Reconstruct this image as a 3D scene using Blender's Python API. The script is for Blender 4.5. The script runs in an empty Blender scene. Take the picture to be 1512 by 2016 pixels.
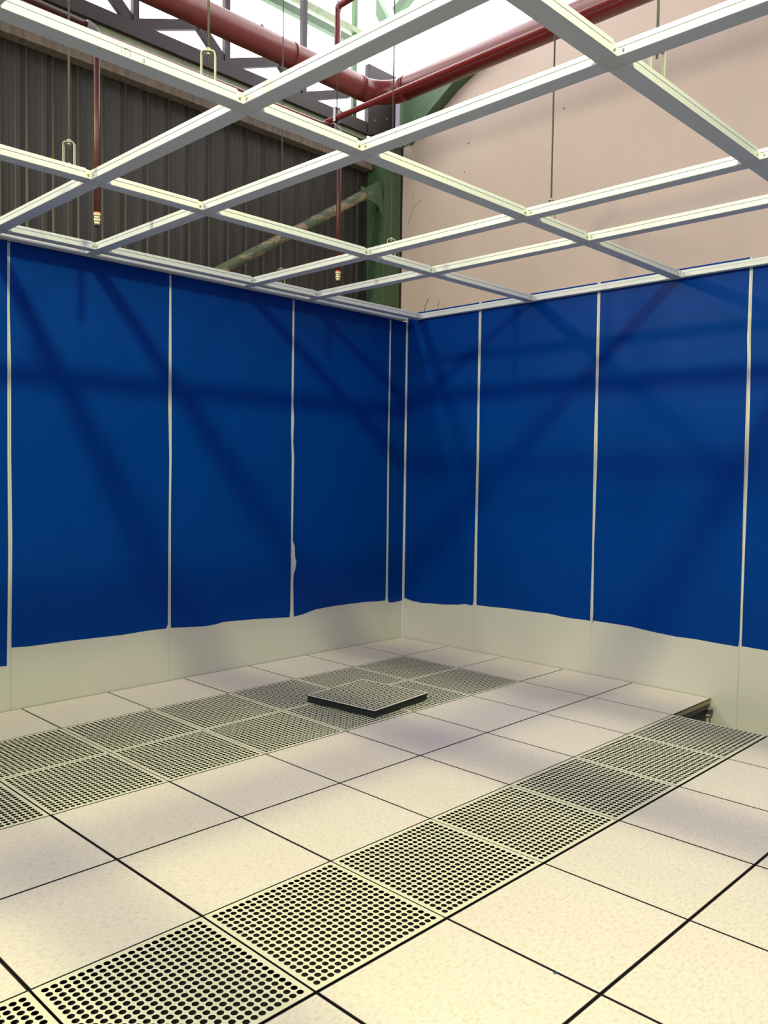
import bpy, bmesh, math, random
from mathutils import Vector, Matrix
random.seed(7)
sc = bpy.context.scene
C = sc.collection
R = math.radians

# ------------------------------------------------------------------ camera
cam = bpy.data.cameras.new('camera')
cam.sensor_fit = 'HORIZONTAL'; cam.sensor_width = 36.0
cam.lens = 1657.53 / 1512 * 36.0
cam.clip_start = 0.05; cam.clip_end = 200
camo = bpy.data.objects.new('camera', cam); C.objects.link(camo)
fw = Vector((-0.69800782, 0.71468564, -0.04482777))
rt = Vector((0.71490048, 0.6990884, 0.01388223))
up = Vector((-0.04126001, 0.02235749, 0.99889827))
m = Matrix((rt, up, -fw)).transposed().to_4x4()
m.translation = Vector((5.4113, -5.8134, 1.5417))
camo.matrix_world = m
sc.camera = camo

# ------------------------------------------------------------------ colour and light
sc.view_settings.view_transform = 'Standard'
sc.view_settings.look = 'None'
sc.view_settings.exposure = 0.14
sc.view_settings.gamma = 1.0
sc.view_settings.use_curve_mapping = False

world = bpy.data.worlds.new('hall_daylight'); sc.world = world
world.use_nodes = True
wb = world.node_tree.nodes['Background']
wb.inputs[0].default_value = (0.93, 0.86, 0.98, 1)
wb.inputs[1].default_value = 0.38

def lamp(name, loc, target, energy, color, size, angle=180, blend=0.5):
    l = bpy.data.lights.new(name, 'SPOT')
    l.energy = energy; l.color = color; l.shadow_soft_size = size
    l.spot_size = R(angle); l.spot_blend = blend
    o = bpy.data.objects.new(name, l); C.objects.link(o)
    o.location = loc
    d = Vector(target) - Vector(loc)
    o.rotation_euler = d.to_track_quat('-Z', 'Y').to_euler()
    return o
lamp('high_bay_lamp', (5.15, -5.05, 5.27), (5.0, -4.9, 0), 1340, (1.0, 0.985, 0.38), 0.20, 147, 0.32)
lamp('high_bay_lamp', (-0.5, -6.2, 4.6), (0.6, -4.0, 0), 400, (1.0, 0.95, 0.48), 0.12, 165, 0.6)
def window_light(name, loc, target, sx, sy, energy, color):
    l = bpy.data.lights.new(name, 'AREA'); l.shape = 'RECTANGLE'; l.size = sx; l.size_y = sy
    l.energy = energy; l.color = color
    o = bpy.data.objects.new(name, l); C.objects.link(o); o.location = loc
    o.rotation_euler = (Vector(target) - Vector(loc)).to_track_quat('-Z', 'Y').to_euler()
window_light('opposite_hall_windows', (4.5, -15.0, 7.0), (1.5, 1.0, 4.2), 9.0, 2.0, 560, (1.0, 0.87, 0.86))

GLOW = 3.5      # brightness of the daylit translucent glazing

# ------------------------------------------------------------------ materials
def mat(name, col, rough=0.5, metal=0.0, spec=0.5, noise=None, bump=None, stretch=(1, 1, 1), emit=None):
    """noise=(scale, amount, second colour); bump=(scale, strength)"""
    mt = bpy.data.materials.new(name); mt.use_nodes = True
    nt = mt.node_tree; b = nt.nodes['Principled BSDF']
    b.inputs['Base Color'].default_value = (*col, 1)
    b.inputs['Roughness'].default_value = rough
    b.inputs['Metallic'].default_value = metal
    b.inputs['Specular IOR Level'].default_value = spec
    if emit:
        b.inputs['Emission Color'].default_value = (*emit[0], 1)
        b.inputs['Emission Strength'].default_value = emit[1]
    if noise or bump:
        tc = nt.nodes.new('ShaderNodeTexCoord'); mp = nt.nodes.new('ShaderNodeMapping')
        mp.inputs['Scale'].default_value = stretch
        nt.links.new(tc.outputs['Object'], mp.inputs['Vector'])
    if noise:
        n = nt.nodes.new('ShaderNodeTexNoise'); n.inputs['Scale'].default_value = noise[0]
        n.inputs['Detail'].default_value = 5; n.inputs['Roughness'].default_value = 0.6
        nt.links.new(mp.outputs[0], n.inputs['Vector'])
        cr = nt.nodes.new('ShaderNodeValToRGB')
        lo, hi = noise[3] if len(noise) > 3 else (0.35, 0.65)
        cr.color_ramp.elements[0].position = lo; cr.color_ramp.elements[1].position = hi
        cr.color_ramp.elements[0].color = (0, 0, 0, 1)
        cr.color_ramp.elements[1].color = (noise[1],) * 3 + (1,)
        nt.links.new(n.outputs['Fac'], cr.inputs[0])
        mx = nt.nodes.new('ShaderNodeMix'); mx.data_type = 'RGBA'
        mx.inputs[6].default_value = (*col, 1); mx.inputs[7].default_value = (*noise[2], 1)
        nt.links.new(cr.outputs[0], mx.inputs[0]); nt.links.new(mx.outputs[2], b.inputs['Base Color'])
    if bump:
        n2 = nt.nodes.new('ShaderNodeTexNoise'); n2.inputs['Scale'].default_value = bump[0]
        n2.inputs['Detail'].default_value = 3
        nt.links.new(mp.outputs[0], n2.inputs['Vector'])
        bp_ = nt.nodes.new('ShaderNodeBump'); bp_.inputs['Strength'].default_value = bump[1]
        bp_.inputs['Distance'].default_value = 0.01
        nt.links.new(n2.outputs['Fac'], bp_.inputs['Height']); nt.links.new(bp_.outputs[0], b.inputs['Normal'])
    return mt

M = {}
M['laminate'] = mat('speckled_laminate', (0.63, 0.57, 0.63), 0.42, noise=(95, 0.6, (0.41, 0.36, 0.36), (0.48, 0.70)), stretch=(1, 0.45, 1))
M['perf'] = mat('punched_steel_paint', (0.60, 0.585, 0.56), 0.42, noise=(60, 0.35, (0.46, 0.44, 0.41), (0.5, 0.75)))
M['hole'] = mat('hole_shade_black', (0.012, 0.011, 0.014), 0.8, spec=0.1)  # near-black colour paints the shade inside the punched holes and trays
M['trim'] = mat('black_edge_trim', (0.012, 0.009, 0.012), 0.5, spec=0.3)
M['core'] = mat('tile_core', (0.36, 0.31, 0.17), 0.7, noise=(40, 0.5, (0.26, 0.22, 0.12)))
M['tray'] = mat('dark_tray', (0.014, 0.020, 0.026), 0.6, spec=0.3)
M['film'] = mat('blue_protective_film', (0.0, 0.033, 0.250), 0.38, spec=0.06,
                noise=(3.0, 0.45, (0.0, 0.026, 0.200), (0.3, 0.75)), bump=(7.0, 0.05), stretch=(6, 6, 0.35))
M['panel'] = mat('white_panel_paint', (0.49, 0.49, 0.52), 0.38, noise=(2, 0.25, (0.44, 0.45, 0.46)))
M['bar'] = mat('white_powder_coat', (0.55, 0.585, 0.69), 0.40)
M['joint'] = mat('cast_joint_paint', (0.50, 0.53, 0.60), 0.42)
M['bolt'] = mat('zinc_bolt', (0.30, 0.29, 0.25), 0.35, 0.7)
M['zinc'] = mat('galvanised_steel', (0.29, 0.29, 0.28), 0.5, 0.2, noise=(30, 0.6, (0.20, 0.20, 0.18)))
M['rod'] = mat('threaded_rod_steel', (0.11, 0.11, 0.095), 0.45, 0.4, bump=(400, 0.6))
M['red'] = mat('red_pipe_paint', (0.21, 0.022, 0.022), 0.33, noise=(14, 0.5, (0.15, 0.02, 0.018)))
M['rust'] = mat('dull_red_pipe_paint', (0.070, 0.013, 0.011), 0.45, noise=(25, 0.6, (0.05, 0.010, 0.009)))
M['main'] = mat('fire_main_paint', (0.24, 0.045, 0.038), 0.42, noise=(12, 0.5, (0.17, 0.03, 0.027)))
M['brass'] = mat('brass_fitting', (0.60, 0.55, 0.42), 0.35, 0.5)
M['black'] = mat('black_rubber', (0.02, 0.02, 0.02), 0.6)
M['orange'] = mat('orange_thread_seal', (0.65, 0.22, 0.12), 0.6)
M['clad'] = mat('brown_grey_cladding', (0.056, 0.052, 0.042), 0.6, noise=(5, 0.7, (0.043, 0.040, 0.033)), stretch=(3, 3, 0.2))
M['fascia'] = mat('streaked_fascia', (0.33, 0.26, 0.20), 0.6, noise=(9, 0.8, (0.15, 0.125, 0.095)), stretch=(2.5, 2.5, 0.15))
M['green'] = mat('green_steel_paint', (0.085, 0.17, 0.08), 0.5, noise=(6, 0.6, (0.055, 0.11, 0.05)))
M['palegreen'] = mat('pale_green_steel', (0.33, 0.42, 0.25), 0.5, noise=(12, 0.6, (0.18, 0.24, 0.13)))
M['dark'] = mat('dark_maroon_steel', (0.038, 0.024, 0.026), 0.55, noise=(10, 0.5, (0.03, 0.02, 0.022)))
M['brace'] = mat('peeling_green_tube', (0.10, 0.15, 0.075), 0.6, noise=(16, 0.9, (0.42, 0.30, 0.20), (0.5, 0.6)), stretch=(1, 0.4, 1))
M['plaster'] = mat('pale_pink_plaster', (0.74, 0.62, 0.52), 0.75, noise=(1.6, 0.5, (0.64, 0.54, 0.44), (0.45, 0.8)), bump=(9, 0.08))
M['stain'] = mat('grey_scuff', (0.16, 0.13, 0.11), 0.8)
M['slab'] = mat('grey_concrete', (0.22, 0.22, 0.21), 0.85, noise=(12, 0.6, (0.13, 0.13, 0.13)))
M['steel_dark'] = mat('dark_blue_stringer', (0.03, 0.035, 0.06), 0.5, 0.3)
M['glow'] = mat('translucent_glazing', (0.85, 0.85, 0.85), 0.5, emit=((1.0, 0.985, 0.99), GLOW))
M['ink'] = mat('pencil_mark', (0.05, 0.05, 0.04), 0.8)
M['chip'] = mat('blue_film_scrap', (0.03, 0.12, 0.42), 0.5)

# ------------------------------------------------------------------ mesh helpers
def bm_new(): return bmesh.new()
def add_box(bm, x0, x1, y0, y1, z0, z1, mi=0, M4=None):
    vs = [bm.verts.new((x, y, z)) for x in (x0, x1) for y in (y0, y1) for z in (z0, z1)]
    if M4 is not None:
        for v in vs: v.co = M4 @ v.co
    for f in ((0, 1, 3, 2), (4, 6, 7, 5), (0, 4, 5, 1), (2, 3, 7, 6), (0, 2, 6, 4), (1, 5, 7, 3)):
        fc = bm.faces.new([vs[i] for i in f]); fc.material_index = mi
def add_prism(bm, pts, ext, mi=0):
    """extrude a 3D polygon by vector ext"""
    ext = Vector(ext)
    a = [bm.verts.new(p) for p in pts]; b = [bm.verts.new(Vector(p) + ext) for p in pts]
    n = len(pts)
    fs = [bm.faces.new(a), bm.faces.new(list(reversed(b)))]
    for i in range(n): fs.append(bm.faces.new((a[i], b[i], b[(i + 1) % n], a[(i + 1) % n])))
    for f in fs: f.material_index = mi
    bmesh.ops.recalc_face_normals(bm, faces=fs)
def add_tube(bm, path, r, seg=16, mi=0, cap=True):
    """round tube through a polyline; r a number or one per point"""
    P = [Vector(p) for p in path]; n = len(P)
    rs = r if isinstance(r, (list, tuple)) else [r] * n
    t0 = (P[1] - P[0]).normalized()
    ref = Vector((0, 0, 1)) if abs(t0.z) < 0.9 else Vector((1, 0, 0))
    u = t0.cross(ref).normalized(); rings = []
    for i in range(n):
        if i == 0: t = t0
        elif i == n - 1: t = (P[i] - P[i - 1]).normalized()
        else:
            t = ((P[i] - P[i - 1]).normalized() + (P[i + 1] - P[i]).normalized()).normalized()
        u = (u - t * u.dot(t)).normalized(); w = t.cross(u)
        rings.append([bm.verts.new(P[i] + (u * math.cos(2 * math.pi * k / seg) + w * math.sin(2 * math.pi * k / seg)) * rs[i]) for k in range(seg)])
    for i in range(n - 1):
        for k in range(seg):
            f = bm.faces.new((rings[i][k], rings[i][(k + 1) % seg], rings[i + 1][(k + 1) % seg], rings[i + 1][k]))
            f.smooth = True; f.material_index = mi
    if cap:
        f = bm.faces.new(list(reversed(rings[0]))); f.material_index = mi
        f = bm.faces.new(rings[-1]); f.material_index = mi
def arc(c, r, a0, a1, ux, uy, n=10):
    c, ux, uy = Vector(c), Vector(ux), Vector(uy)
    return [c + ux * r * math.cos(a0 + (a1 - a0) * i / n) + uy * r * math.sin(a0 + (a1 - a0) * i / n) for i in range(n + 1)]
def obj(name, bm, mats, parent=None, bevel=0, loc=None):
    me = bpy.data.meshes.new(name); 
    bmesh.ops.recalc_face_normals(bm, faces=bm.faces[:])
    bm.to_mesh(me); bm.free()
    for mm in (mats if isinstance(mats, (list, tuple)) else [mats]): me.materials.append(M[mm])
    o = bpy.data.objects.new(name, me); C.objects.link(o)
    if parent is not None: o.parent = parent
    if loc: o.location = loc
    if bevel:
        b = o.modifiers.new('bevel', 'BEVEL'); b.width = bevel; b.segments = 2; b.limit_method = 'ANGLE'; b.angle_limit = R(40)
    return o
def box(name, x0, x1, y0, y1, z0, z1, mt, parent=None, bevel=0):
    bm = bm_new(); add_box(bm, x0, x1, y0, y1, z0, z1); return obj(name, bm, mt, parent, bevel)
def empty(name, loc=(0, 0, 0)):
    o = bpy.data.objects.new(name, None); o.empty_display_size = 0.1; C.objects.link(o); o.location = loc; return o
def tag(o, label, cat, group=None, kind=None):
    o['label'] = label; o['category'] = cat
    if group: o['group'] = group
    o['kind'] = kind or 'thing'
    return o
def struct(o, label=None):
    o['kind'] = 'structure'
    if label: o['label'] = label
    return o
def dup(root, loc):
    r = root.copy(); C.objects.link(r); r.location = loc
    for ch in root.children:
        c = ch.copy(); C.objects.link(c); c.parent = r
        for g in ch.children:
            d = g.copy(); C.objects.link(d); d.parent = c
    return r

# ------------------------------------------------------------------ wall panels with protective film
H = 2.965
def wall(name, label, axis, seams, tops, films, extra):
    """axis 'y': panels along y on plane x=0 facing +x; axis 'x': along x on plane y=0 facing -y"""
    root = struct(empty(name), label)
    def P(t, d, z): return (d, t, z) if axis == 'y' else (t, -d, z)
    for k in range(len(seams) - 1):
        a, b = seams[k] + 0.0008, seams[k + 1] - 0.0008
        bm = bm_new()
        p0, p1 = P(a, -0.05, -0.36), P(b, 0.0, tops[k])
        add_box(bm, min(p0[0], p1[0]), max(p0[0], p1[0]), min(p0[1], p1[1]), max(p0[1], p1[1]), p0[2], p1[2])
        obj('wall_panel', bm, 'panel', root, 0.0006)
    for poly in films:
        bm = bm_new()
        ext = Vector(P(0, 0.0008, 0))
        add_prism(bm, [P(t, 0.0002, z) for t, z in poly], ext)
        f = obj('protective_film', bm, 'film', root); f['label'] = 'blue protective film with a hand-cut lower edge'
    return root

TL = 2.962
left_films = [
    [(-7.98, TL), (-7.98, 0.36), (-7.0, 0.34), (-5.97, 0.35), (-5.965, TL)],
    [(-5.94, TL), (-5.94, 0.33), (-5.4, 0.35), (-4.82, 0.32), (-4.815, TL)],
    [(-4.78, TL), (-4.785, 0.33), (-4.2, 0.31), (-3.728, 0.294), (-3.686, 0.29), (-3.682, 0.49), (-3.673, 1.0), (-3.674, 1.616), (-3.671, 2.2), (-3.667, TL)],
    [(-3.650, TL), (-3.655, 2.55), (-3.648, 2.2), (-3.651, 1.617), (-3.647, 1.1), (-3.656, 0.486), (-3.656, 0.404), (-3.535, 0.397), (-3.262, 0.397), (-2.892, 0.388), (-2.68, 0.394), (-2.54, 0.391), (-2.526, 0.42), (-2.524, 0.9), (-2.518, 1.644), (-2.527, 2.0), (-2.520, TL)],
    [(-2.504, TL), (-2.500, 2.1), (-2.498, 1.645), (-2.503, 1.2), (-2.501, 0.413), (-2.499, 0.391), (-2.222, 0.368), (-2.120, 0.369), (-2.037, 0.381), (-1.745, 0.369), (-1.50, 0.352), (-1.379, 0.343), (-1.373, 0.407), (-1.371, 1.0), (-1.372, 1.672), (-1.381, 1.9), (-1.380, 2.2), (-1.377, TL)],
    [(-1.356, TL), (-1.358, 2.1), (-1.350, 1.98), (-1.357, 1.8), (-1.346, 1.673), (-1.352, 0.98), (-1.330, 0.93), (-1.325, 0.84), (-1.312, 0.80), (-1.322, 0.74), (-1.338, 0.70), (-1.343, 0.64), (-1.338, 0.403), (-1.334, 0.343), (-1.25, 0.350), (-1.101, 0.378), (-0.92, 0.386), (-0.745, 0.386), (-0.5, 0.384), (-0.363, 0.375), (-0.243, 0.372), (-0.236, 0.40), (-0.235, 1.0), (-0.238, 1.8), (-0.232, TL)],
    [(-0.212, TL), (-0.216, 1.8), (-0.211, 1.0), (-0.207, 0.40), (-0.195, 0.349), (-0.13, 0.343), (-0.035, 0.349), (-0.012, 0.352), (-0.008, 0.5), (-0.005, 1.7), (-0.008, TL)],
]
wall('wall_left', 'panelled clean-room wall in blue film, left of the corner', 'y',
     [-8.0, -5.95, -4.805, -3.660, -2.514, -1.364, -0.222, -0.001], [2.955] * 7, left_films, None)
TR = 3.036
right_films = [
    [(0.016, TR), (0.018, 1.7), (0.020, 0.375), (0.12, 0.358), (0.238, 0.353), (0.36, 0.362), (0.485, 0.368), (0.66, 0.386), (0.76, 0.405), (0.815, 0.398), (0.842, 0.408), (0.848, 0.45), (0.848, 1.1), (0.851, 1.7), (0.847, 2.93), (0.847, TR)],
    [(0.876, TR), (0.874, 2.2), (0.878, 1.7), (0.876, 1.0), (0.880, 0.437), (0.884, 0.409), (1.05, 0.413), (1.217, 0.421), (1.45, 0.423), (1.621, 0.428), (1.75, 0.419), (1.858, 0.417), (1.96, 0.421), (2.004, 0.418), (2.003, 0.47), (2.006, 1.0), (1.998, 1.697), (2.000, 2.2), (1.995, TR)],
    [(2.021, TR), (2.024, 2.2), (2.030, 1.696), (2.022, 1.0), (2.028, 0.471), (2.024, 0.405), (2.034, 0.425), (2.341, 0.422), (2.52, 0.407), (2.702, 0.397), (2.85, 0.400), (2.963, 0.396), (3.152, 0.392), (3.158, 0.439), (3.158, 1.0), (3.152, 1.692), (3.150, 2.35), (3.144, 2.5), (3.146, TR)],
    [(3.167, 2.99), (3.168, 2.5), (3.174, 2.3), (3.180, 1.692), (3.176, 1.0), (3.175, 0.40), (3.35, 0.396), (3.7, 0.392), (4.28, 0.40), (4.29, 2.99)],
    [(4.32, 2.99), (4.32, 0.39), (4.9, 0.40), (5.44, 0.385), (5.44, 2.99)],
    [(5.47, 2.99), (5.47, 0.38), (6.5, 0.40), (7.68, 0.39), (7.68, 2.99)],
]
wall('wall_right', 'panelled clean-room wall in blue film, right of the corner', 'x',
     [0.001, 0.863, 2.011, 3.159, 4.307, 5.455, 7.70], [3.036, 3.036, 3.036, 2.99, 2.99, 2.99], right_films, None)
def plain_wall(name, label, x0, x1, y0, y1, fx0, fx1, fy0, fy1):
    w = struct(box(name, x0, x1, y0, y1, -0.36, 2.955, 'panel'), label)
    f = box('protective_film', fx0, fx1, fy0, fy1, 0.4, 2.95, 'film', w); f['label'] = 'blue protective film'
plain_wall('wall_near', 'blue filmed clean-room wall behind the camera', 0.0, 7.7, -8.05, -8.0, 0.02, 7.68, -7.9995, -7.998)
plain_wall('wall_far_right', 'blue filmed clean-room side wall', 7.7, 7.75, -8.05, 0.0, 7.698, 7.6995, -7.98, -0.02)
# thin corner angle and the channel on top of the left wall
bm = bm_new()
add_box(bm, 0.0012, 0.0145, -0.0145, -0.0012, -0.30, 2.955)
struct(obj('trim_corner', bm, 'bar', None, 0.003), 'narrow white cove strip down the wall corner')
bm = bm_new()
add_box(bm, -0.052, 0.062, -7.1, -0.056, 2.966, 3.006)
struct(obj('trim_left', bm, 'bar', None, 0.002), 'white channel capping the left wall')

# ------------------------------------------------------------------ raised floor
X0, Y0, P = 0.578, 0.597, 0.600
def xr(j): return (0.004, X0 - GX.get(1, 0)) if j == 0 else (X0 + P * (j - 1) + GX.get(j, 0), X0 + P * j - GX.get(j + 1, 0))
def yr(i): return (0.004, Y0 - GY.get(1, 0)) if i == 0 else (Y0 + P * (i - 1) + GY.get(i, 0), Y0 + P * i - GY.get(i + 1, 0))
GX = {3: 0.0006, 4: 0.0006, 6: 0.0030, 7: 0.0016, 8: 0.0016}      # a few joints are wider than the rest
GY = {3: 0.0003, 4: 0.0004, 6: 0.0006, 7: 0.0016, 8: 0.0020, 9: 0.0020}
cache = {}
def solid_tile(w, l):
    key = ('s', round(w, 4), round(l, 4))
    if key in cache: return cache[key], False
    t = 0.0040; g = 0.0010
    root = empty('floor_tile')
    bm = bm_new(); add_box(bm, -w / 2 + g + t, w / 2 - g - t, -l / 2 + g + t, l / 2 - g - t, -0.0022, 0)
    obj('laminate_top', bm, 'laminate', root)
    bm = bm_new(); add_box(bm, -w / 2 + g + 0.002, w / 2 - g - 0.002, -l / 2 + g + 0.002, l / 2 - g - 0.002, -0.036, -0.0024)
    c = obj('tile_core', bm, 'core', root); c['label'] = 'olive brown board core'
    bm = bm_new()
    a, b = w / 2 - g, l / 2 - g
    add_box(bm, -a, -a + t, -b, b, -0.0055, -0.0003); add_box(bm, a - t, a, -b, b, -0.0055, -0.0003)
    add_box(bm, -a + t, a - t, -b, -b + t, -0.0055, -0.0003); add_box(bm, -a + t, a - t, b - t, b, -0.0055, -0.0003)
    e = obj('edge_trim', bm, 'trim', root); e['label'] = 'black edge trim'
    cache[key] = root
    return root, True
def perf_bm(w, l, n=20, edge=0.0285, rad=0.0112, seg=12):
    """steel plate punched with n x n round holes"""
    bm = bm_new()
    th = 0.0025
    px = (w - 2 * edge) / (n - 1); py = (l - 2 * edge) / (n - 1)
    cx0, cy0 = -w / 2 + edge - px / 2, -l / 2 + edge - py / 2
    G = [[bm.verts.new((cx0 + px * i, cy0 + py * j, 0)) for j in range(n + 1)] for i in range(n + 1)]
    for i in range(n):
        for j in range(n):
            cx, cy = cx0 + px * (i + .5), cy0 + py * (j + .5)
            ring = [bm.verts.new((cx + rad * math.cos(2 * math.pi * (k + .5) / seg), cy + rad * math.sin(2 * math.pi * (k + .5) / seg), 0)) for k in range(seg)]
            low = [bm.verts.new((v.co.x, v.co.y, -th)) for v in ring]
            # corners at 45,135,225,315 degrees -> ring vertices split in four
            cor = [G[i + 1][j + 1], G[i][j + 1], G[i][j], G[i + 1][j]]
            q = seg // 4
            for s in range(4):   # each corner fans over its quadrant
                ids = [(s * q + k) % seg for k in range(q)]
                for k in range(q - 1):
                    bm.faces.new((cor[s], ring[ids[k + 1]], ring[ids[k]]))
                nxt = (s + 1) % 4
                bm.faces.new((cor[s], cor[nxt], ring[(ids[-1] + 1) % seg], ring[ids[-1]]))
            for k in range(seg):
                f = bm.faces.new((ring[k], ring[(k + 1) % seg], low[(k + 1) % seg], low[k])); f.material_index = 1
    # plain border
    a, b = w / 2, l / 2
    o = [bm.verts.new(p) for p in ((-a, -b, 0), (a, -b, 0), (a, b, 0), (-a, b, 0))]
    bot = [G[i][0] for i in range(n + 1)]; rgt = [G[n][j] for j in range(n + 1)]
    top = [G[i][n] for i in range(n, -1, -1)]; lft = [G[0][j] for j in range(n, -1, -1)]
    for s, run in enumerate((bot, rgt, top, lft)):
        bm.faces.new([o[s], o[(s + 1) % 4]] + list(reversed(run)))
    ol = [bm.verts.new((v.co.x, v.co.y, -th)) for v in o]
    for s in range(4): bm.faces.new((o[s], ol[s], ol[(s + 1) % 4], o[(s + 1) % 4]))
    return bm
def perf_tile(w, l, depth=0.034, inset=0.004, name='perforated_floor_tile', g=0.0011):
    key = ('p', round(w, 4), round(l, 4), depth, inset)
    if key in cache: return cache[key], False
    root = empty(name)
    e = 0.0016
    obj('punched_plate', perf_bm(w - 2 * g - 2 * e, l - 2 * g - 2 * e), ['perf', 'hole'], root)
    a, b = w / 2 - g, l / 2 - g
    bm = bm_new()
    add_box(bm, -a, -a + e, -b, b, -0.0045, -0.0002); add_box(bm, a - e, a, -b, b, -0.0045, -0.0002)
    add_box(bm, -a + e, a - e, -b, -b + e, -0.0045, -0.0002); add_box(bm, -a + e, a - e, b - e, b, -0.0045, -0.0002)
    et = obj('edge_trim', bm, 'trim', root); et['label'] = 'black edge trim'
    a, b = w / 2 - g - inset, l / 2 - g - inset; t = 0.002
    bm = bm_new()
    add_box(bm, -a, a, -b, b, -depth, -depth + t)
    add_box(bm, -a, -a + t, -b, b, -depth + t, -0.0027); add_box(bm, a - t, a, -b, b, -depth + t, -0.0027)
    add_box(bm, -a + t, a - t, -b, -b + t, -depth + t, -0.0027); add_box(bm, -a + t, a - t, b - t, b, -depth + t, -0.0027)
    for f_ in bm.faces:
        c = f_.calc_center_median(); n_in = abs(c.x) < a - 0.0005 and abs(c.y) < b - 0.0005
        f_.material_index = 1 if n_in else 0
    f = obj('tray', bm, ['tray', 'hole'], root); f['label'] = 'dark steel tray under the plate'
    cache[key] = root
    return root, True

ORD = ['first', 'second', 'third', 'fourth', 'fifth', 'sixth', 'seventh', 'eighth', 'ninth', 'tenth', 'eleventh']
NI, NJ = 10, 9
def in_view(x, y):
    d = Vector((x, y, 0)) - camo.location
    z = d.dot(fw)
    if z < 0.6: return False
    u = 756 + 1657.5 * d.dot(rt) / z; v = 1008 - 1657.5 * d.dot(up) / z
    return -60 < u < 1572 and v < 2100
for i in range(NI):
    for j in range(NJ):
        if (i, j) == (0, 5): continue            # the lifted tile by the right wall
        xa, xb = xr(j); ya, yb = yr(i)
        seen = any(in_view(xa + (xb - xa) * a / 6, -(ya + (yb - ya) * b / 6)) for a in range(7) for b in range(7))
        if not seen: continue
        w, l = xb - xa, yb - ya
        perf = i >= 1 and j in (1, 2, 5)
        root, new = (perf_tile if perf else solid_tile)(w, l)
        loc = ((xa + xb) / 2, -(ya + yb) / 2, 0)
        if new: root.location = loc; o = root
        else: o = dup(root, loc)
        if perf:
            if j == 5:
                if i == 1: lb = 'punched floor tile of the single front strip, right beside the open pit'
                else: lb = 'punched floor tile of the single front strip, %s from the pit end' % ORD[i - 1]
                tag(o, lb, 'floor tile', 'punched tiles of the front strip')
            else:
                row = 'row by the left wall' if j == 1 else 'inner row'
                place = 'at the corner end' if i == 1 else '%s from corner' % ORD[i - 1]
                tag(o, 'punched floor tile in the double strip, %s, %s' % (row, place), 'floor tile', 'punched tiles of the back strip')
        else:
            if j == 0: row = 'against the left wall'
            elif j in (3, 4): row = 'between the punched strips, %s' % ('beside the double one' if j == 3 else 'beside the single one')
            elif j < 3: row = 'against the right wall, %s from the corner' % ORD[j]
            elif j == 5: row = 'beyond the front strip'
            else: row = 'before the single strip, %s row out' % ORD[j - 6]
            if j in (1, 2): lb = 'plain off-white floor tile %s' % row
            elif i == 0 and j == 0: lb = 'plain off-white floor tile right in the wall corner'
            else: lb = 'plain tile %s, %s from the right wall' % (row, ORD[i])
            tag(o, lb, 'floor tile', 'plain off-white floor tiles')

# loose perforated tile lying on the floor
loose, _ = perf_tile(0.596, 0.598, depth=0.0485, inset=0.010)
loose.location = (1.391, -1.830, 0.0495); loose.rotation_euler = (0, 0, R(6.4))
tag(loose, 'loose punched floor tile lying askew on top of the double strip', 'floor tile')
# scrap of film on a front tile
bm = bm_new(); add_prism(bm, [(0, 0, 0), (0.009, 0.002, 0), (0.011, 0.009, 0), (0.003, 0.008, 0)], (0, 0, 0.0015))
s = obj('film_scrap', bm, 'chip'); s.location = (4.02, -3.61, 0.0005)
tag(s, 'tiny scrap of blue film lying on a plain floor tile', 'scrap')

# sub-floor and pedestals seen through the missing tile
sf = box('floor_base', -0.6, 7.2, -7.6, 0.6, -0.42, -0.36, 'slab'); struct(sf, 'grey slab beneath the raised floor')
first_ped = None
def pedestal():
    root = empty('floor_pedestal')
    box('base_plate', -0.05, 0.05, -0.05, 0.05, -0.36, -0.354, 'zinc', root)
    bm = bm_new(); add_tube(bm, [(0, 0, -0.354), (0, 0, -0.075)], 0.012, 12); obj('post', bm, 'zinc', root)
    bm = bm_new(); add_tube(bm, [(0, 0, -0.12), (0, 0, -0.10)], 0.021, 6); obj('nut', bm, 'zinc', root)
    bm = bm_new(); add_tube(bm, [(0, 0, -0.105), (0, 0, -0.062), (0, 0, -0.0615), (0, 0, -0.0575)], [0.017, 0.017, 0.038, 0.038], 16); obj('pedestal_head', bm, 'zinc', root)
    return root
for (x, y, lb) in ((2.978, -0.055, 'steel floor support in the open pit, closest to the right wall'),
                   (2.978, -0.597, 'steel floor support under the far corner of the front strip'),
                   (3.578, -0.055, 'steel floor support by the wall, to the right of the open pit'),
                   (3.578, -0.597, 'steel floor support under the near right corner of the open pit')):
    if first_ped is None: first_ped = pedestal(); p_ = first_ped; p_.location = (x, y, 0)
    else: p_ = dup(first_ped, (x, y, 0))
    tag(p_, lb, 'floor support', 'floor supports in the open pit')
for (x0, x1, y0, y1, lb) in ((2.962, 2.992, -0.57, -0.082, 'dark stringer rail under the tile edge left of the open pit'),
                             (3.02, 3.54, -0.612, -0.585, 'dark stringer rail under the end of the front strip'),
                             (3.563, 3.593, -0.57, -0.082, 'dark stringer rail under the tile edge right of the open pit')):
    tag(box('floor_stringer', x0, x1, y0, y1, -0.057, -0.0375, 'steel_dark', None, 0.002), lb, 'stringer', 'stringers around the open pit')

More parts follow.
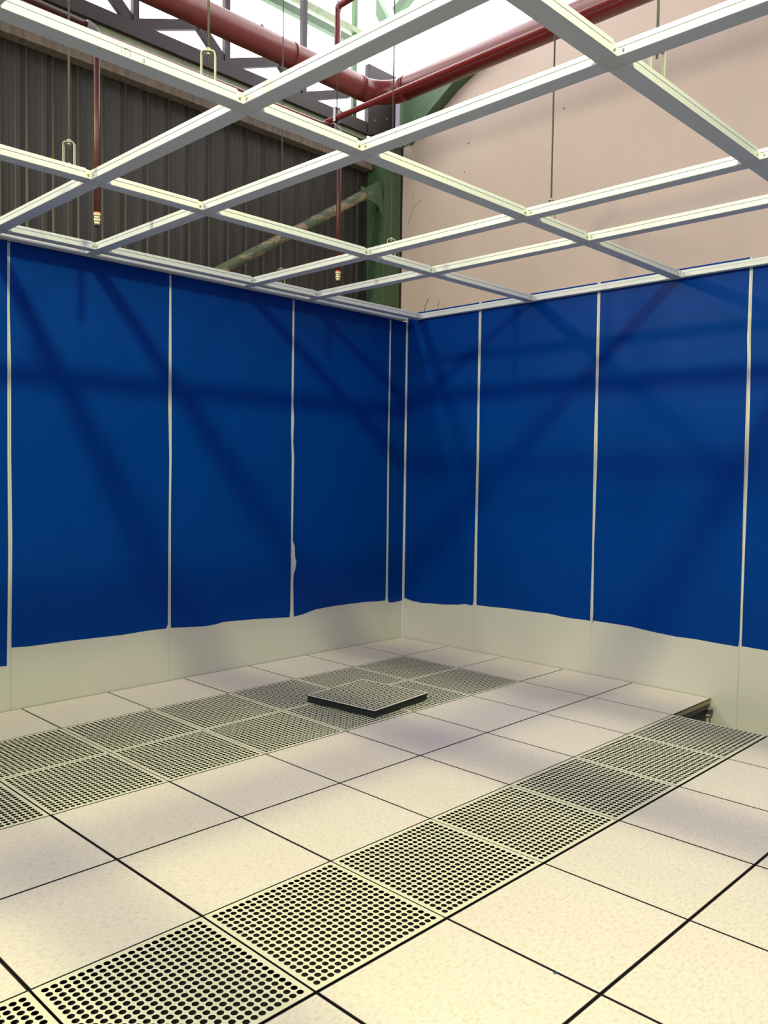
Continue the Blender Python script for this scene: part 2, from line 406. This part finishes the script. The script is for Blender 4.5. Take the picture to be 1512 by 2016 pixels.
# ------------------------------------------------------------------ ceiling grid
grid = tag(empty('ceiling_grid', (0, 0, H)), 'white bolted grid of square bars hanging open above the blue room', 'ceiling grid')
W2, BH = 0.039, 0.047
PROF = [(-W2, 0.002), (-W2 + 0.002, 0), (W2 - 0.002, 0), (W2, 0.002), (W2, 0.0265), (W2 - 0.005, 0.0270), (W2 - 0.005, 0.0298), (W2, 0.0303), (W2, BH - 0.001), (W2 - 0.001, BH),
        (-W2 + 0.001, BH), (-W2, BH - 0.001), (-W2, 0.0303), (-W2 + 0.005, 0.0298), (-W2 + 0.005, 0.0270), (-W2, 0.0265)]
def bar(axis, c, a, b, prof=PROF):
    bm = bm_new()
    if axis == 'y': add_prism(bm, [(c + s, a, z) for s, z in prof], (0, b - a, 0))
    else: add_prism(bm, [(a, c + s, z) for s, z in prof], (b - a, 0, 0))
    return obj('grid_bar', bm, 'bar', grid)
XS = [0.178, 1.400, 2.645, 3.885, 5.13]
YS = [-0.030, -1.250, -1.888, -3.150, -3.790, -4.790, -6.03]
J = 0.030     # length of the cast joint arms along the y bars
bars = {}
for k, x in enumerate(XS):
    for a, b in zip(YS[:-1], YS[1:]):
        lo, hi = b + W2, a - W2 - J
        bars[('y', k, b)] = bar('y', x, lo, hi)
for y in YS:
    for a, b in zip(XS[:-1], XS[1:]):
        if y == YS[0]:
            prof = [(s * 0.6 + 0.006, z) for s, z in PROF]   # narrower member along the right wall
            bars[('x', y, a)] = bar('x', y, a + W2, b - W2, prof)
        else:
            bars[('x', y, a)] = bar('x', y, a + W2, b - W2)
for y in YS[1:]:
    bar('x', y, 0.063, XS[0] - W2)
for x in XS:
    for y in YS:
        if x > 5 and y < -4.5: continue
        bm = bm_new()
        add_box(bm, x - W2, x + W2, y - W2, y + W2, 0, BH)
        top_ = y == YS[0]
        y0, y1 = y - (W2 + J), y - W2
        add_box(bm, x - W2, x + W2, y0, y1, 0, 0.008)
        add_box(bm, x - W2 + 0.007, x + W2 - 0.007, y0, y1, 0.008, BH - 0.002)
        jn = obj('cast_joint', bm, 'joint', grid, 0.0012); jn['label'] = 'greyer cast joint with recessed bolts'
        for sx in (-1, 1):
            bm = bm_new(); yy = y - (W2 + J * 0.5)
            add_tube(bm, [(x + sx * (W2 - 0.008), yy, 0.019), (x + sx * W2, yy, 0.019)], 0.0050, 6)
            obj('bolt', bm, 'bolt', jn)
        bm = bm_new(); yb = y - W2 if not top_ else y - 0.0174
        add_tube(bm, [(x + W2 + 0.022, yb + 0.001, 0.016), (x + W2 + 0.022, yb - 0.004, 0.016)], 0.0040, 8)
        obj('bolt', bm, 'bolt', jn)
# pencilled D 1 on the bar nearest the camera side of the grid
def strokes(bm, lines, y0, z0, x, s):
    for ln in lines:
        for (a, b), (c, d) in zip(ln[:-1], ln[1:]):
            p0 = Vector((x, y0 + a * s, z0 + b * s)); p1 = Vector((x, y0 + c * s, z0 + d * s))
            add_tube(bm, [p0, p1], 0.0009, 5)
bm = bm_new()
D_ = [[(0.05, 0), (0.0, 1.0)], [(-0.15, 0.95), (0.35, 1.0), (0.8, 0.8), (0.95, 0.4), (0.75, 0.0)]]
I_ = [[(0.0, 0.35), (0.45, 0.8), (0.42, 0.0)], [(-0.1, 0.1), (0.42, 0.0)]]
strokes(bm, D_, -4.330, 0.006, 2.6843, 0.024); strokes(bm, [[(0, 0), (0.05, 0.85)]], -4.343, 0.008, 2.6843, 0.022); strokes(bm, I_, -4.262, 0.006, 2.6843, 0.017)
mk = obj('pencil_marking', bm, 'ink', bars[('y', 2, -4.790)]); mk['label'] = 'handwritten D 1 in pencil'

# ------------------------------------------------------------------ hanger rods with stirrup brackets
def hanger(loc, ang, top, label, tall=0.115):
    root = empty('hanger_rod', loc)
    w, t, d = 0.026, 0.0045, 0.014
    bm = bm_new()
    # U-shaped stirrup of flat strip, upside down, with rounded shoulders
    path = [(-w, 0.0)] + [(-w, tall - 0.012)] + [(-w + 0.012 - 0.012 * math.cos(a), tall - 0.012 + 0.012 * math.sin(a)) for a in (0.5, 1.0)] + [(-w + 0.012, tall)] \
        + [(w - 0.012, tall)] + [(w - 0.012 + 0.012 * math.sin(a), tall - 0.012 + 0.012 * math.cos(a)) for a in (0.5, 1.0)] + [(w, tall - 0.012), (w, 0.0)]
    n = len(path)
    cx = sum(p[0] for p in path) / n
    outer, inner = [], []
    for k, (a, z) in enumerate(path):
        k0, k1 = max(0, k - 1), min(n - 1, k + 1)
        tx, tz = path[k1][0] - path[k0][0], path[k1][1] - path[k0][1]
        L_ = math.hypot(tx, tz) or 1
        nx, nz = tz / L_, -tx / L_
        outer.append((a - nx * t / 2, z - nz * t / 2)); inner.append((a + nx * t / 2, z + nz * t / 2))
    for k in range(n - 1):
        q = [outer[k], outer[k + 1], inner[k + 1], inner[k]]
        add_prism(bm, [(a, -d, z) for a, z in q], (0, 2 * d, 0))
    bmesh.ops.remove_doubles(bm, verts=bm.verts[:], dist=0.0002)
    s = obj('stirrup_bracket', bm, 'zinc', root)
    bm = bm_new(); add_box(bm, -w, w, -d, d, 0, 0.0035); add_tube(bm, [(0, 0, 0.003), (0, 0, 0.016)], 0.009, 6)
    obj('foot_bolt', bm, 'zinc', root)
    bm = bm_new(); add_tube(bm, [(0, 0, tall - 0.03), (0, 0, top - loc[2])], 0.0048, 10)
    obj('threaded_rod', bm, 'rod', root)
    bm = bm_new(); add_tube(bm, [(0, 0, tall + 0.002), (0, 0, tall + 0.012)], 0.0105, 6); add_tube(bm, [(0, 0, tall - 0.014), (0, 0, tall - 0.003)], 0.0105, 6)
    obj('nut', bm, 'zinc', root)
    root.rotation_euler = (0, 0, R(ang))
    return tag(root, label, 'hanger', 'rods that hang the ceiling grid')
zt = H + BH
hanger((1.400, -3.925, zt), 48, 6.6, 'thin threaded hanger rod with stirrup, farthest left, in front of dark cladding')
hanger((2.645, -3.965, zt), 48, 6.6, 'hanger rod whose stirrup stands near the pencilled bar, before the thick red pipe')
hanger((1.400, -1.672, zt), 48, 6.6, 'hanger rod passing in front of the green corner column')
hanger((3.885, -2.835, zt), 48, 6.6, 'hanger rod nearest the right edge, stirrup seen below a bar')
hanger((2.645, -1.640, zt), 48, 6.6, 'hanger rod in the middle of the pale plaster wall')
hanger((0.178, -1.640, zt), 48, 6.6, 'hanger rod nearest the left wall, before the green tube brace', )

# ------------------------------------------------------------------ hall shell
# corrugated cladding of the left hall wall
bm = bm_new()
pitch, yy = 0.2165, -12.0
prof = []
while yy < 1.6:
    prof += [(yy, -1.5), (yy + 0.003, -1.486), (yy + 0.008, -1.500), (yy + 0.06, -1.500), (yy + 0.066, -1.505), (yy + 0.118, -1.505), (yy + 0.124, -1.500), (yy + 0.160, -1.500), (yy + 0.172, -1.512), (yy + 0.205, -1.512)]
    yy += pitch
va = [bm.verts.new((x, y, -0.42)) for y, x in prof]; vb = [bm.verts.new((x, y, 5.3)) for y, x in prof]
for k in range(len(prof) - 1): bm.faces.new((va[k], va[k + 1], vb[k + 1], vb[k]))
cl = obj('wall_outer_left', bm, 'clad'); struct(cl, 'dark corrugated cladding of the factory hall, left')
sm = cl.modifiers.new('thickness', 'SOLIDIFY'); sm.thickness = 0.002
pw = box('wall_outer_right', -1.185, 9.0, 1.17, 1.32, -0.42, 5.93, 'plaster'); struct(pw, 'pale pink plaster wall of the factory hall, right')
tj = box('trim_filler', -1.215, -1.186, 1.152, 1.32, -0.42, 5.9, 'dark'); struct(tj, 'dark filler strip added to close the gap between plaster wall and column')  # filler added to stop background light showing beside the column
# scuffs and cracks on the plaster
bm = bm_new()
def scuff(pts, r): add_tube(bm, [(x, 1.1695, z) for x, z in pts], r, 6)
scuff([(-0.90, 4.56), (-1.0, 4.52), (-1.06, 4.42), (-1.09, 4.33)], 0.002)
scuff([(-0.62, 3.43), (-0.63, 3.36), (-0.66, 3.30)], 0.003)
scuff([(-0.77, 3.47), (-0.82, 3.40), (-0.83, 3.31)], 0.004)
scuff([(-0.62, 5.63), (-0.80, 5.52), (-0.98, 5.36), (-1.12, 5.22), (-1.16, 5.20)], 0.004)
for (x, z, r) in ((-1.02, 4.62, 0.008), (-1.045, 4.12, 0.012), (-1.02, 4.14, 0.007), (-1.08, 4.07, 0.010), (-0.02, 5.43, 0.010), (-0.25, 5.0, 0.009), (-0.30, 4.72, 0.008), (0.9, 5.03, 0.009)):
    add_tube(bm, [(x, 1.1685, z - r * 0.6), (x, 1.1685, z + r * 0.6)], r * 0.7, 8)
sc_ = obj('wall_scuffs', bm, 'stain', pw); sc_['label'] = 'grey scuffs and hairline cracks'; sc_['kind'] = 'stuff'
base = box('floor_hall', -1.6, 12, -14, 1.3, -0.50, -0.43, 'slab'); struct(base, 'factory floor slab under the clean room')

# glazing (daylit translucent sheets), with mullions
g1 = box('window_1', -1.62, -1.60, -12.0, 1.35, 5.30, 8.2, 'glow'); struct(g1, 'blown-out daylit glazing above the dark cladding')
g2 = box('window_2', -1.6, 9.0, 1.25, 1.27, 5.94, 8.2, 'glow'); struct(g2, 'blown-out daylit glazing above the plaster wall')
bm = bm_new()
for y in (0.76, -3.2): add_box(bm, -1.59, -1.55, y - 0.028, y + 0.028, 5.3, 8.2)
obj('window_mullion', bm, 'green', g1)
bm = bm_new()
add_box(bm, -1.59, -1.53, -12, 0.9, 6.28, 6.36); 
pr_ = obj('window_rail', bm, 'green', g1); 
bm = bm_new(); add_box(bm, -1.59, -1.53, -0.34, 0.9, 6.42, 6.48)
pr2 = obj('window_rail', bm, 'palegreen', g1); pr2['label'] = 'tan rail'
lip = box('trim_1', -1.19, 9.0, 1.13, 1.249, 5.905, 5.938, 'clad'); struct(lip, 'brown sill under the right glazing')

# steelwork along the left wall
f1 = box('fascia_beam', -1.4845, -1.37, -12.0, 0.88, 4.915, 5.10, 'fascia', None, 0.003)
tag(f1, 'long streaked brown fascia beam along the top of dark cladding', 'beam')
bm = bm_new()
add_box(bm, -1.36, -1.205, -12.0, 0.61, 5.122, 5.166)
gb = obj('green_purlin', bm, 'green', None, 0.002)
tag(gb, 'long green channel beam just above the brown fascia', 'beam')
bm = bm_new(); add_box(bm, -1.205, -1.196, -12.0, 0.61, 5.116, 5.166); l_ = obj('flange', bm, 'palegreen', gb); l_['label'] = 'pale green flange'  # front flange coloured paler than the beam behind it

tr = tag(empty('window_truss', (-1.2, 0, 5.19)), 'dark maroon lattice girder across the bright glazing, left', 'girder')
def beam_yz(name, y0, z0, y1, z1, x0, x1, wd, mt, parent):
    a, b = Vector((0, y0, z0)), Vector((0, y1, z1)); t = (b - a).normalized(); n = Vector((0, -t.z, t.y)) * wd / 2
    bm = bm_new(); add_prism(bm, [(x0, (a + n).y, (a + n).z), (x0, (b + n).y, (b + n).z), (x0, (b - n).y, (b - n).z), (x0, (a - n).y, (a - n).z)], (x1 - x0, 0, 0))
    return obj(name, bm, mt, parent)
tx = 1.2; tz = -5.19
box('bottom_chord', -0.10, 0.0, -11.9, 0.615, -0.022, 0.128, 'dark', tr, 0.004)
box('bottom_flange', -0.001, 0.045, -11.9, 0.615, -0.022, -0.010, 'dark', tr)
for k in range(-9, 1):
    y = -0.245 + 0.927 * k
    box('post', -0.07, -0.02, y - 0.028, y + 0.028, 0.128, 1.6, 'dark', tr)
    if k > -9:
        beam_yz('brace', y - 0.03, 0.13, y - 0.56, 0.60, -0.075, -0.03, 0.10, 'dark', tr)
    if k < 1:
        beam_yz('brace', y + 0.03, 0.14, y + 0.62, 0.36, -0.075, -0.03, 0.085, 'dark', tr)

# corner column
col = tag(empty('steel_column', (-1.35, 1.02, -0.42)), 'tall green steel column in the hall corner', 'column')
bm = bm_new(); add_box(bm, -0.134, 0.15, -0.12, 0.13, 0, 5.62)
obj('column_shaft', bm, 'green', col, 0.004)
bm = bm_new(); add_box(bm, 0.151, 0.163, -0.115, 0.12, 0.0, 5.6); obj('cover_plate', bm, 'green', col)
bm = bm_new()
add_prism(bm, [(0.130, -0.449, 5.018), (0.130, -0.203, 5.166), (0.130, -0.121, 4.95), (0.130, -0.121, 4.772), (0.130, -0.222, 4.915), (0.130, -0.424, 4.905)], (0.010, 0, 0))
gp = obj('gusset_plate', bm, 'green', col)
bm = bm_new()
bm.free()
for (y, z) in ((-0.36, 4.99), (-0.31, 5.01)):
    bm = bm_new(); add_tube(bm, [(0.140, y, z), (0.152, y, z)], 0.014, 6); obj('bolt', bm, 'bolt', gp)
# dark head plate with holes on top of the column
bm = bm_new(); add_box(bm, 0.10, 0.162, -0.40, 0.02, 5.62, 6.35); 
hp = obj('head_plate', bm, 'dark', col, 0.003); hp['label'] = 'dark plate with pale bolt heads'
for (y, z) in ((-0.12, 5.72), (-0.12, 5.85), (-0.12, 6.02), (-0.12, 6.16), (-0.3, 5.78)):
    bm = bm_new(); add_tube(bm, [(0.160, y, z), (0.168, y, z)], 0.012, 6); obj('bolt', bm, 'zinc', hp)

br = empty('tube_brace', (-1.24, 0, 3.4))
bm = bm_new(); add_tube(bm, [(0, -2.7, -0.95), (0, -1.204, 0.026), (0, 0.60, 1.145)], 0.052, 20); obj('tube', bm, 'brace', br)
bm = bm_new(); add_box(bm, 0.031, 0.041, 0.54, 0.72, 1.10, 1.22); obj('end_plate', bm, 'green', br)
tag(br, 'slanted round tube brace with peeling green paint', 'brace')
# green haunch in front of the plaster
bm = bm_new()
add_prism(bm, [(-1.184, 1.10, 5.90), (0.385, 1.10, 5.93), (0.258, 1.10, 5.89), (-0.386, 1.10, 5.62), (-1.06, 1.10, 5.20), (-1.184, 1.10, 5.20)], (0, 0.012, 0))
add_prism(bm, [(0.258, 1.03, 5.89), (-0.386, 1.03, 5.62), (-1.06, 1.03, 5.20), (-1.055, 1.03, 5.185), (-0.38, 1.03, 5.60), (0.262, 1.03, 5.872)], (0, 0.138, 0))
hc = obj('haunch_bracket', bm, 'green'); tag(hc, 'green triangular haunch bracket between column and pale wall', 'bracket')
# green cross members above, against the glazing
for k, (a, b, lb) in enumerate((((-1.45, 1.12, 6.62), (-1.95, 1.12, 7.5), 'green roof brace leaning left against the glazing'), ((-1.30, 1.10, 6.70), (-0.2, 1.10, 7.25), 'green roof brace rising right against the glazing'))):
    bm = bm_new(); a, b = Vector(a), Vector(b); t = (b - a).normalized(); n = Vector((-t.z, 0, t.x)) * 0.055
    add_prism(bm, [a + n, b + n, b - n, a - n], (0, 0.08, 0)); tag(obj('roof_brace', bm, 'green'), lb, 'brace', 'green roof braces')

# ------------------------------------------------------------------ pipes
# thick red main: along the left wall, elbow, along the right wall
mp_ = empty('fire_main_pipe', (0, 0, 5.2))
xm, ym, rr = -0.49, 0.125, 0.28
r0 = 0.108
bm = bm_new(); add_tube(bm, [(xm, -9.0, 0), (xm, ym - rr - 0.04, 0)], r0, 32); obj('straight_pipe', bm, 'main', mp_)
bm = bm_new(); add_tube(bm, [(xm, ym - rr - 0.04, 0)] + arc((xm + rr, ym - rr, 0), rr, math.pi, math.pi / 2, (1, 0, 0), (0, 1, 0), 14) + [(xm + rr + 0.04, ym, 0)], r0 * 1.005, 32); obj('elbow', bm, 'red', mp_)
bm = bm_new(); add_tube(bm, [(xm + rr + 0.04, ym, 0), (9.0, ym, 0)], r0, 32); obj('straight_pipe', bm, 'red', mp_)
bm = bm_new()
for y in (-1.02, ym - rr - 0.05): add_tube(bm, [(xm, y - 0.006, 0), (xm, y + 0.006, 0)], r0 + 0.004, 32)
add_tube(bm, [(xm + rr + 0.05 - 0.006, ym, 0), (xm + rr + 0.05 + 0.006, ym, 0)], r0 + 0.004, 32)
w_ = obj('weld_seam', bm, 'red', mp_)
bm = bm_new(); add_tube(bm, [(xm, -0.47, 0.08), (xm, -0.47, 0.60)] + arc((xm + 0.04, -0.47, 0.60), 0.04, math.pi, math.pi / 2, (1, 0, 0), (0, 0, 1), 6) + [(xm + 0.5, -0.47, 0.66)], 0.032, 16); obj('riser_pipe', bm, 'red', mp_)
tag(mp_, 'thick red fire main pipe with wide elbow at the hall corner', 'pipe')

# thin red pipe in front of the main, running towards the upper right
tp = empty('sprinkler_branch_pipe', (0.61, -1.565, 4.155))
bm = bm_new(); add_tube(bm, [(0, 0, 0), (8.0, 0, 0.03)], 0.021, 16); obj('straight_pipe', bm, 'red', tp)
bm = bm_new(); add_tube(bm, [(0, 0, 0), (0.0, -0.02, -0.04), (0.06, -0.02, -0.09)], 0.024, 12); obj('elbow', bm, 'red', tp)
tag(tp, 'thin red sprinkler pipe running beneath the thick main towards the upper right', 'pipe')
ph = empty('pipe_hanger', (0.72, -1.565, 4.135))
bm = bm_new(); add_box(bm, -0.012, 0.012, -0.026, -0.022, -0.01, 0.09); add_box(bm, -0.012, 0.012, 0.022, 0.026, -0.01, 0.09); add_box(bm, -0.012, 0.012, -0.026, 0.026, 0.09, 0.094); obj('clip', bm, 'bar', ph)
bm = bm_new(); add_tube(bm, [(0, 0, 0.08), (0, 0, 2.2)], 0.004, 8); obj('threaded_rod', bm, 'rod', ph)
tag(ph, 'small pale clip on a rod holding the thin red pipe', 'hanger')

# branch pipe along the left side
bp2 = empty('sprinkler_branch_pipe', (0.70, 0, 4.05))
bm = bm_new(); add_tube(bm, [(0, -8.5, 0.0), (0, -1.66, 0.03)], 0.0165, 16); obj('straight_pipe', bm, 'red', bp2)
tag(bp2, 'long thin red pipe half hidden behind the upper-left grid bar', 'pipe')

def drop(x, y, ztip, zelb, stub, label, tilt):
    root = empty('sprinkler_drop', (x, y, ztip))
    h = zelb - ztip
    bm = bm_new(); add_tube(bm, [(0, 0, 0.075), (tilt * 0.5, 0, h * 0.5), (tilt, 0, h - 0.05)], 0.0172, 18); obj('drop_pipe', bm, 'rust', root)
    bm = bm_new(); e = 0.045
    add_tube(bm, [(tilt, 0, h - e - 0.012)] + [(tilt, -e + e * math.cos(a), h - e + e * math.sin(a)) for a in [k * math.pi / 16 for k in range(9)]] + [(tilt, -e - 0.012, h)], 0.024, 18)
    add_tube(bm, [(tilt, 0, h - e - 0.018), (tilt, 0, h - e)], 0.028, 18); add_tube(bm, [(tilt, -e, h), (tilt, -e - 0.018, h)], 0.028, 18)
    el = obj('elbow', bm, 'zinc', root); el['label'] = 'bare galvanised elbow'
    bm = bm_new(); add_tube(bm, [(tilt, -e - 0.015, h)] + stub(tilt, e, h), 0.0185, 16); obj('feed_pipe', bm, 'rust', root)
    bm = bm_new(); add_tube(bm, [(0, 0, 0.066), (0, 0, 0.078)], 0.0185, 16); obj('thread_seal', bm, 'orange', root)
    bm = bm_new()
    add_tube(bm, [(0, 0, 0.058), (0, 0, 0.068)], 0.0225, 6); add_tube(bm, [(0, 0, 0.040), (0, 0, 0.058)], 0.017, 16)
    add_tube(bm, [(0, 0, 0.026), (0, 0, 0.040)], 0.021, 6); add_tube(bm, [(0, 0, 0.008), (0, 0, 0.026)], [0.014, 0.017], 16)
    v = obj('brass_fitting', bm, 'brass', root)
    bm = bm_new(); add_tube(bm, [(0, 0, 0.0), (0, 0, 0.009)], 0.0155, 16); obj('end_cap', bm, 'black', root)
    return tag(root, label, 'pipe', 'sprinkler drops into the grid bays')
drop(0.775, -3.465, 2.945, 4.055, lambda t, e, h: [(t, -0.9, h + 0.03), (t - 0.052, -1.6, h + 0.012)], 'dark red vertical drop pipe with brass end, left, before the cladding', 0.0)
drop(0.790, -1.600, 2.945, 4.045, lambda t, e, h: [(t - 0.055, -0.12, h + 0.014)], 'dark red vertical drop pipe with brass end, near the green column', 0.0)
